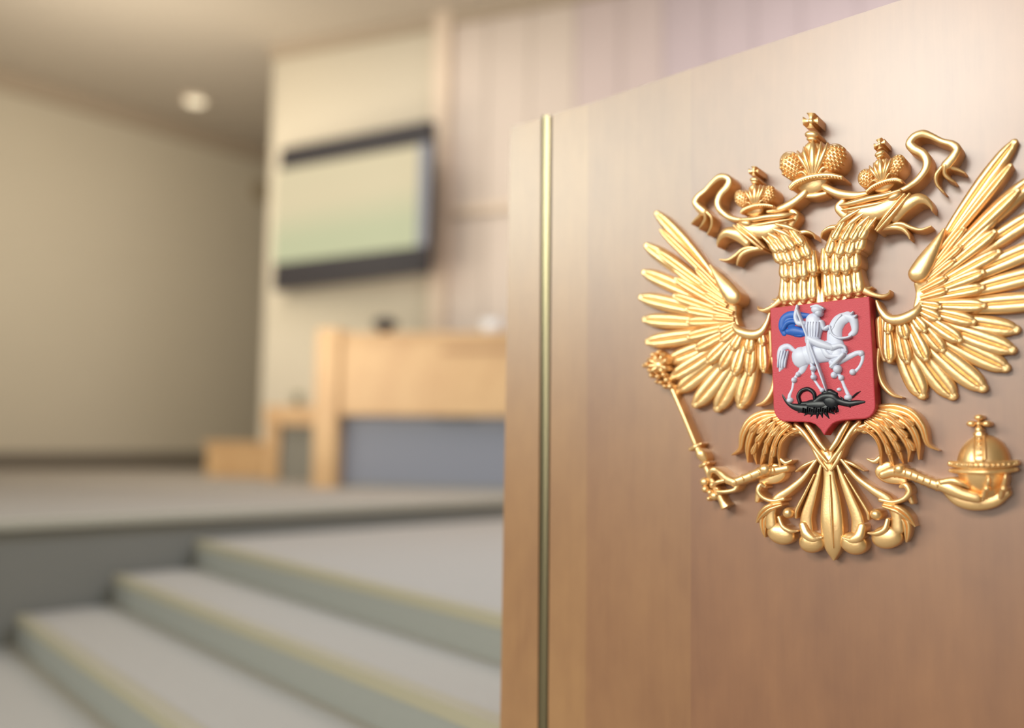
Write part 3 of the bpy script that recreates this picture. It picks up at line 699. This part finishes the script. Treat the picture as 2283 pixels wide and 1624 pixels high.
# ---- tail
bm = bmesh.new()
strip(bm, [E(1005,380)+(34,28), E(1010,440)+(26,34), E(1018,540)+(26,34), E(1028,680)+(42,34), E(1034,820)+(51,36), E(1040,930)+(49,34), E(1044,1010)+(34,30), E(1046,1080)+(3,24)], 9, m=13, n=8)
strip(bm, [E(1018,520)+(3,44), E(1030,800)+(6,50), E(1042,1000)+(3,42)], 3, hb=20)
part('tail_spine', bm)
for mp in (ident, mirror):
    bm = bmesh.new()
    e = lambda l: [E(a, b) + (c/2.9157, h) for a, b, c, h in l]
    strip(bm, e([(962,460,16,38),(935,560,38,36),(900,680,58,34),(868,800,76,32),(872,900,88,30)]), 6, mp=mp, m=11)
    blob(bm, *E(905, 958), 29, 25, 32, 16, mp=mp, n=24, rings=7)
    strip(bm, e([(845,850,50,40),(870,910,60,44),(915,940,50,44),(965,930,24,40)]), 7, mp=mp)
    strip(bm, e([(930,430,20,40),(850,540,34,40),(760,620,46,40),(680,680,60,38),(640,760,62,36),(640,850,72,34)]), 7, mp=mp, m=11)
    blob(bm, *E(705, 905), 32, 24, 30, 14, mp=mp, rot=.35, n=24, rings=7)
    strip(bm, e([(690,800,24,44),(715,860,30,46),(765,888,30,44),(810,888,14,40)]), 5, mp=mp)
    blob(bm, *E(752, 770), 12.5, 12.5, 42, 13, mp=mp)
    strip(bm, e([(920,520,10,42),(860,640,16,42),(805,750,22,40),(800,800,16,38)]), 4, mp=mp)
    strip(bm, e([(720,680,30,40),(650,692,28,42),(590,672,28,44),(556,630,34,44),(572,590,38,42),(600,600,20,40)]), 7, mp=mp)
    strip(bm, e([(560,640,44,30),(548,690,30,30)]), 6, mp=mp)
    strip(bm, e([(700,715,34,42),(630,735,52,44),(580,775,50,40),(545,830,12,34)]), 8, prof_feather, mp, m=13)
    strip(bm, e([(640,740,40,34),(590,810,50,32),(590,880,36,30),(600,930,8,26)]), 7, prof_feather, mp, m=13)
    strip(bm, e([(920,430,14,34),(860,460,26,36),(800,500,10,32)]), 5, mp=mp)
    part('tail_feathers', bm)
bm = bmesh.new()
for mp in (ident, mirror):
    f2 = lambda l: [(E(a, b) + (c, h)) for a, b, c, h in l]
    strip(bm, f2([(868,190,11,40),(915,255,13,46),(955,315,13,50),(992,360,10,52)]), 7, mp=mp)
    strip(bm, f2([(800,195,11,36),(850,245,11,40),(905,320,11,42),(955,385,11,42),(1004,440,9,42)]), 6, mp=mp)
    strip(bm, f2([(740,210,9,34),(800,230,10,36),(860,270,10,38),(900,330,8,36)]), 5, mp=mp)
    strip(bm, f2([(905,330,9,38),(950,420,10,40),(1003,490,7,40)]), 5, mp=mp)
    for x, y in ((745,232),(770,258),(800,245),(735,262)): blob(bm, *E(x, y), 8, 5, 38, 6, mp=mp)
part('tail_collar', bm)
# ---- shield
SH = [(165,213),(660,154),(1165,95),(1196,640),(1225,1180),(1222,1230),(1200,1275),(1165,1310),(1120,1326),(1000,1334),(900,1342),(840,1355),(795,1378),(750,1430),(710,1495),
      (670,1432),(622,1385),(570,1364),(500,1358),(380,1356),(300,1354),(262,1338),(228,1305),(208,1262),(200,1210),(183,700)]
bm = bmesh.new(); pts = [PP(*Fc(x, y), 64) for x, y in SH]
slab(bm, pts, -RN*(48*K))
shd = obj('shield', bm, M['red'], ca, origin=wloc(ca)); shd['label'] = 'red enamelled shield'
bv = shd.modifiers.new('edge', 'BEVEL'); bv.width = .002; bv.segments = 3; bv.limit_method = 'ANGLE'
HS = 64
def fstrip(bm, l, dome=6, h=HS-2, prof=prof_round, m=9):
    strip(bm, [Fc(a, b) + (c/4.51, h + (p[0] if p else 0)) for a, b, c, *p in l], dome, prof, hb=HS-6, m=m)
def fblob(bm, x, y, r, ry=None, dome=6, h=HS-1, rot=0): blob(bm, *Fc(x, y), r/4.51, (ry or r)/4.51, h, dome, rot=rot, hb=HS-6, n=16, rings=5)
bm = bmesh.new()                       # cloak
fstrip(bm, [(310,470,60),(285,400,70),(310,320,80),(380,285,90),(470,290,80),(560,290,50)], 6)
fblob(bm, 360, 345, 96, 84, 6, h=HS-3); fstrip(bm, [(350,450,70),(410,445,110),(500,460,90)], 9)
fstrip(bm, [(300,430,50),(340,370,60),(400,350,60),(470,370,50)], 9)
fstrip(bm, [(420,490,30),(480,490,40),(520,470,30)], 6)
part('cloak', bm, 'blue', parent=shd, label='blue billowing cloak')
bm = bmesh.new()                       # dragon
fstrip(bm, [(282,1048,16),(305,1110,34),(360,1180,48),(450,1215,86),(600,1232,118),(740,1215,110)], 7)
fstrip(bm, [(470,1165,44),(455,1100,46),(490,1045,46),(555,1030,46),(610,1070,46),(620,1130,40)], 8)
fstrip(bm, [(470,1180,50),(600,1170,70),(700,1110,90),(790,1110,110),(860,1150,80),(960,1175,70),(1040,1165,56),(1115,1158,32)], 9)
fblob(bm, 640, 1190, 150, 64, 9, h=HS-3); fblob(bm, 780, 1150, 90, 90, 9, h=HS-2)
fstrip(bm, [(720,1070,60),(770,1060,70),(830,1080,50)], 8)
for a, b, w in ((430,1275,34),(500,1305,44),(570,1320,44),(640,1340,44),(700,1330,44),(775,1340,44),(835,1290,50),(760,1290,50)):
    fstrip(bm, [(a*.6+660*.4, b*.5+1200*.5, w), (a, b, 6)], 6)
for l in ([(880,1170,30),(900,1130,24),(870,1100,8)],[(1000,1110,24),(1040,1075,22),(1080,1050,10)],[(700,1080,26),(690,1060,10)],[(960,1195,30),(980,1215,12)],[(820,1200,60),(850,1250,30)]):
    fstrip(bm, l, 6)
for i in range(16):
    fstrip(bm, [(500+i*22, 1215+10*math.sin(i*2.1), 12),(492+i*22, 1262+8*math.sin(i*1.3), 6)], 4, h=HS+6)
part('dragon', bm, 'black', parent=shd, label='black coiled dragon')
bm = bmesh.new()                       # horse
fstrip(bm, [(470,695,170),(560,685,200),(680,660,215),(800,640,215),(880,640,150)], 13, m=13)
fblob(bm, 480, 710, 95, 110, 12); fblob(bm, 840, 690, 85, 105, 12)
fstrip(bm, [(850,640,170),(820,540,165),(825,430,150),(870,345,140),(950,300,110)], 11, m=13)
fstrip(bm, [(940,300,90),(1000,325,100),(1020,390,84),(1018,450,72),(980,485,56)], 10, m=11)
fstrip(bm, [(985,270,30),(1000,250,14)], 5, h=HS+6); fstrip(bm, [(1020,300,30),(1040,280,12)], 5, h=HS+6)
fstrip(bm, [(770,400,26),(790,470,28),(850,512,28),(930,512,26),(980,495,20)], 6, h=HS+6)
for k in range(7):
    a = k/6; fstrip(bm, [(880-70*a, 275+110*a*a+10, 26),(840-70*a, 330+130*a, 22),(800-30*a, 380+100*a, 10)], 4, h=HS+5)
fstrip(bm, [(408,640,44),(350,600,60),(290,625,74),(282,700,92),(290,780,86),(262,850,20)], 8, m=11)
for x in (250, 275, 300, 325): fstrip(bm, [(x+20,640,12),(x-2,740,16),(x-10,810,8)], 3, h=HS+5)
fstrip(bm, [(510,760,110),(490,840,70),(440,890,44),(408,945,36),(390,1030,30),(362,1100,40),(372,1150,46)], 8, m=11)
fblob(bm, 410, 938, 30, dome=9); fblob(bm, 452, 880, 28, dome=9); fblob(bm, 370, 1140, 36, 30, dome=9)
fstrip(bm, [(590,760,60),(600,820,44),(605,910,34),(640,975,30),(690,1045,34)], 7)
fblob(bm, 600, 820, 32, dome=10, h=HS+3); fblob(bm, 605, 908, 30, dome=10, h=HS+3); fblob(bm, 692, 1040, 26, dome=8)
fstrip(bm, [(800,760,90),(830,830,60),(880,915,38),(915,1000,38),(950,1080,44),(965,1125,52)], 8, m=11)
fblob(bm, 845, 828, 46, dome=11, h=HS+3); fblob(bm, 812, 888, 36, dome=10); fblob(bm, 884, 915, 32, dome=9); fblob(bm, 955, 1112, 44, 32, dome=10); fblob(bm, 862, 1032, 26, 20, dome=6)
fstrip(bm, [(860,740,100),(940,715,64),(1040,668,56),(1090,672,52),(1098,730,40),(1070,800,36),(1030,848,40)], 9, m=11)
fblob(bm, 1000, 858, 36, 34, dome=9); fblob(bm, 1085, 670, 34, dome=8)
part('horse', bm, 'white', parent=shd, label='white horse')
bm = bmesh.new()                       # rider
fstrip(bm, [(600,340,150),(605,400,185),(600,470,160),(590,530,150)], 12, h=HS+4, m=13)
fstrip(bm, [(640,290,50),(640,240,90)], 10, h=HS+6); fblob(bm, 640, 230, 60, 46, 12, h=HS+8); fblob(bm, 655, 262, 40, 36, 10, h=HS+9)
fstrip(bm, [(580,200,20),(640,190,30),(700,215,20)], 5, h=HS+12)
fstrip(bm, [(500,370,60),(450,365,52),(425,310,44),(430,250,40),(440,190,26)], 9, h=HS+6)
fstrip(bm, [(680,360,60),(710,420,44),(750,400,36)], 7, h=HS+6)
fstrip(bm, [(560,520,70),(640,560,86),(720,590,80),(790,610,60)], 10, h=HS+9)
fstrip(bm, [(790,610,70),(860,590,50),(910,600,34),(930,640,20)], 7, h=HS+9)
fstrip(bm, [(560,540,60),(560,620,60),(580,700,50),(600,760,40)], 8, h=HS+9)
fstrip(bm, [(700,620,60),(740,680,70),(790,700,50),(880,700,44),(790,800,50)], 7, h=HS+7)
fstrip(bm, [(900,680,46),(840,740,50),(780,800,36)], 7, h=HS+8)
for k in range(5): fstrip(bm, [(545+k*28,350,10),(540+k*28,430,10),(545+k*24,500,6)], 3, h=HS+14)
part('rider', bm, 'white', parent=shd, label='white armoured rider with raised arm')
bm = bmesh.new()
fstrip(bm, [(436,230,26),(500,400,26),(560,560,24),(630,760,24),(690,930,22),(728,1046,10)], 5, h=HS+12)
part('spear', bm, 'white', parent=shd, label='thin white spear')
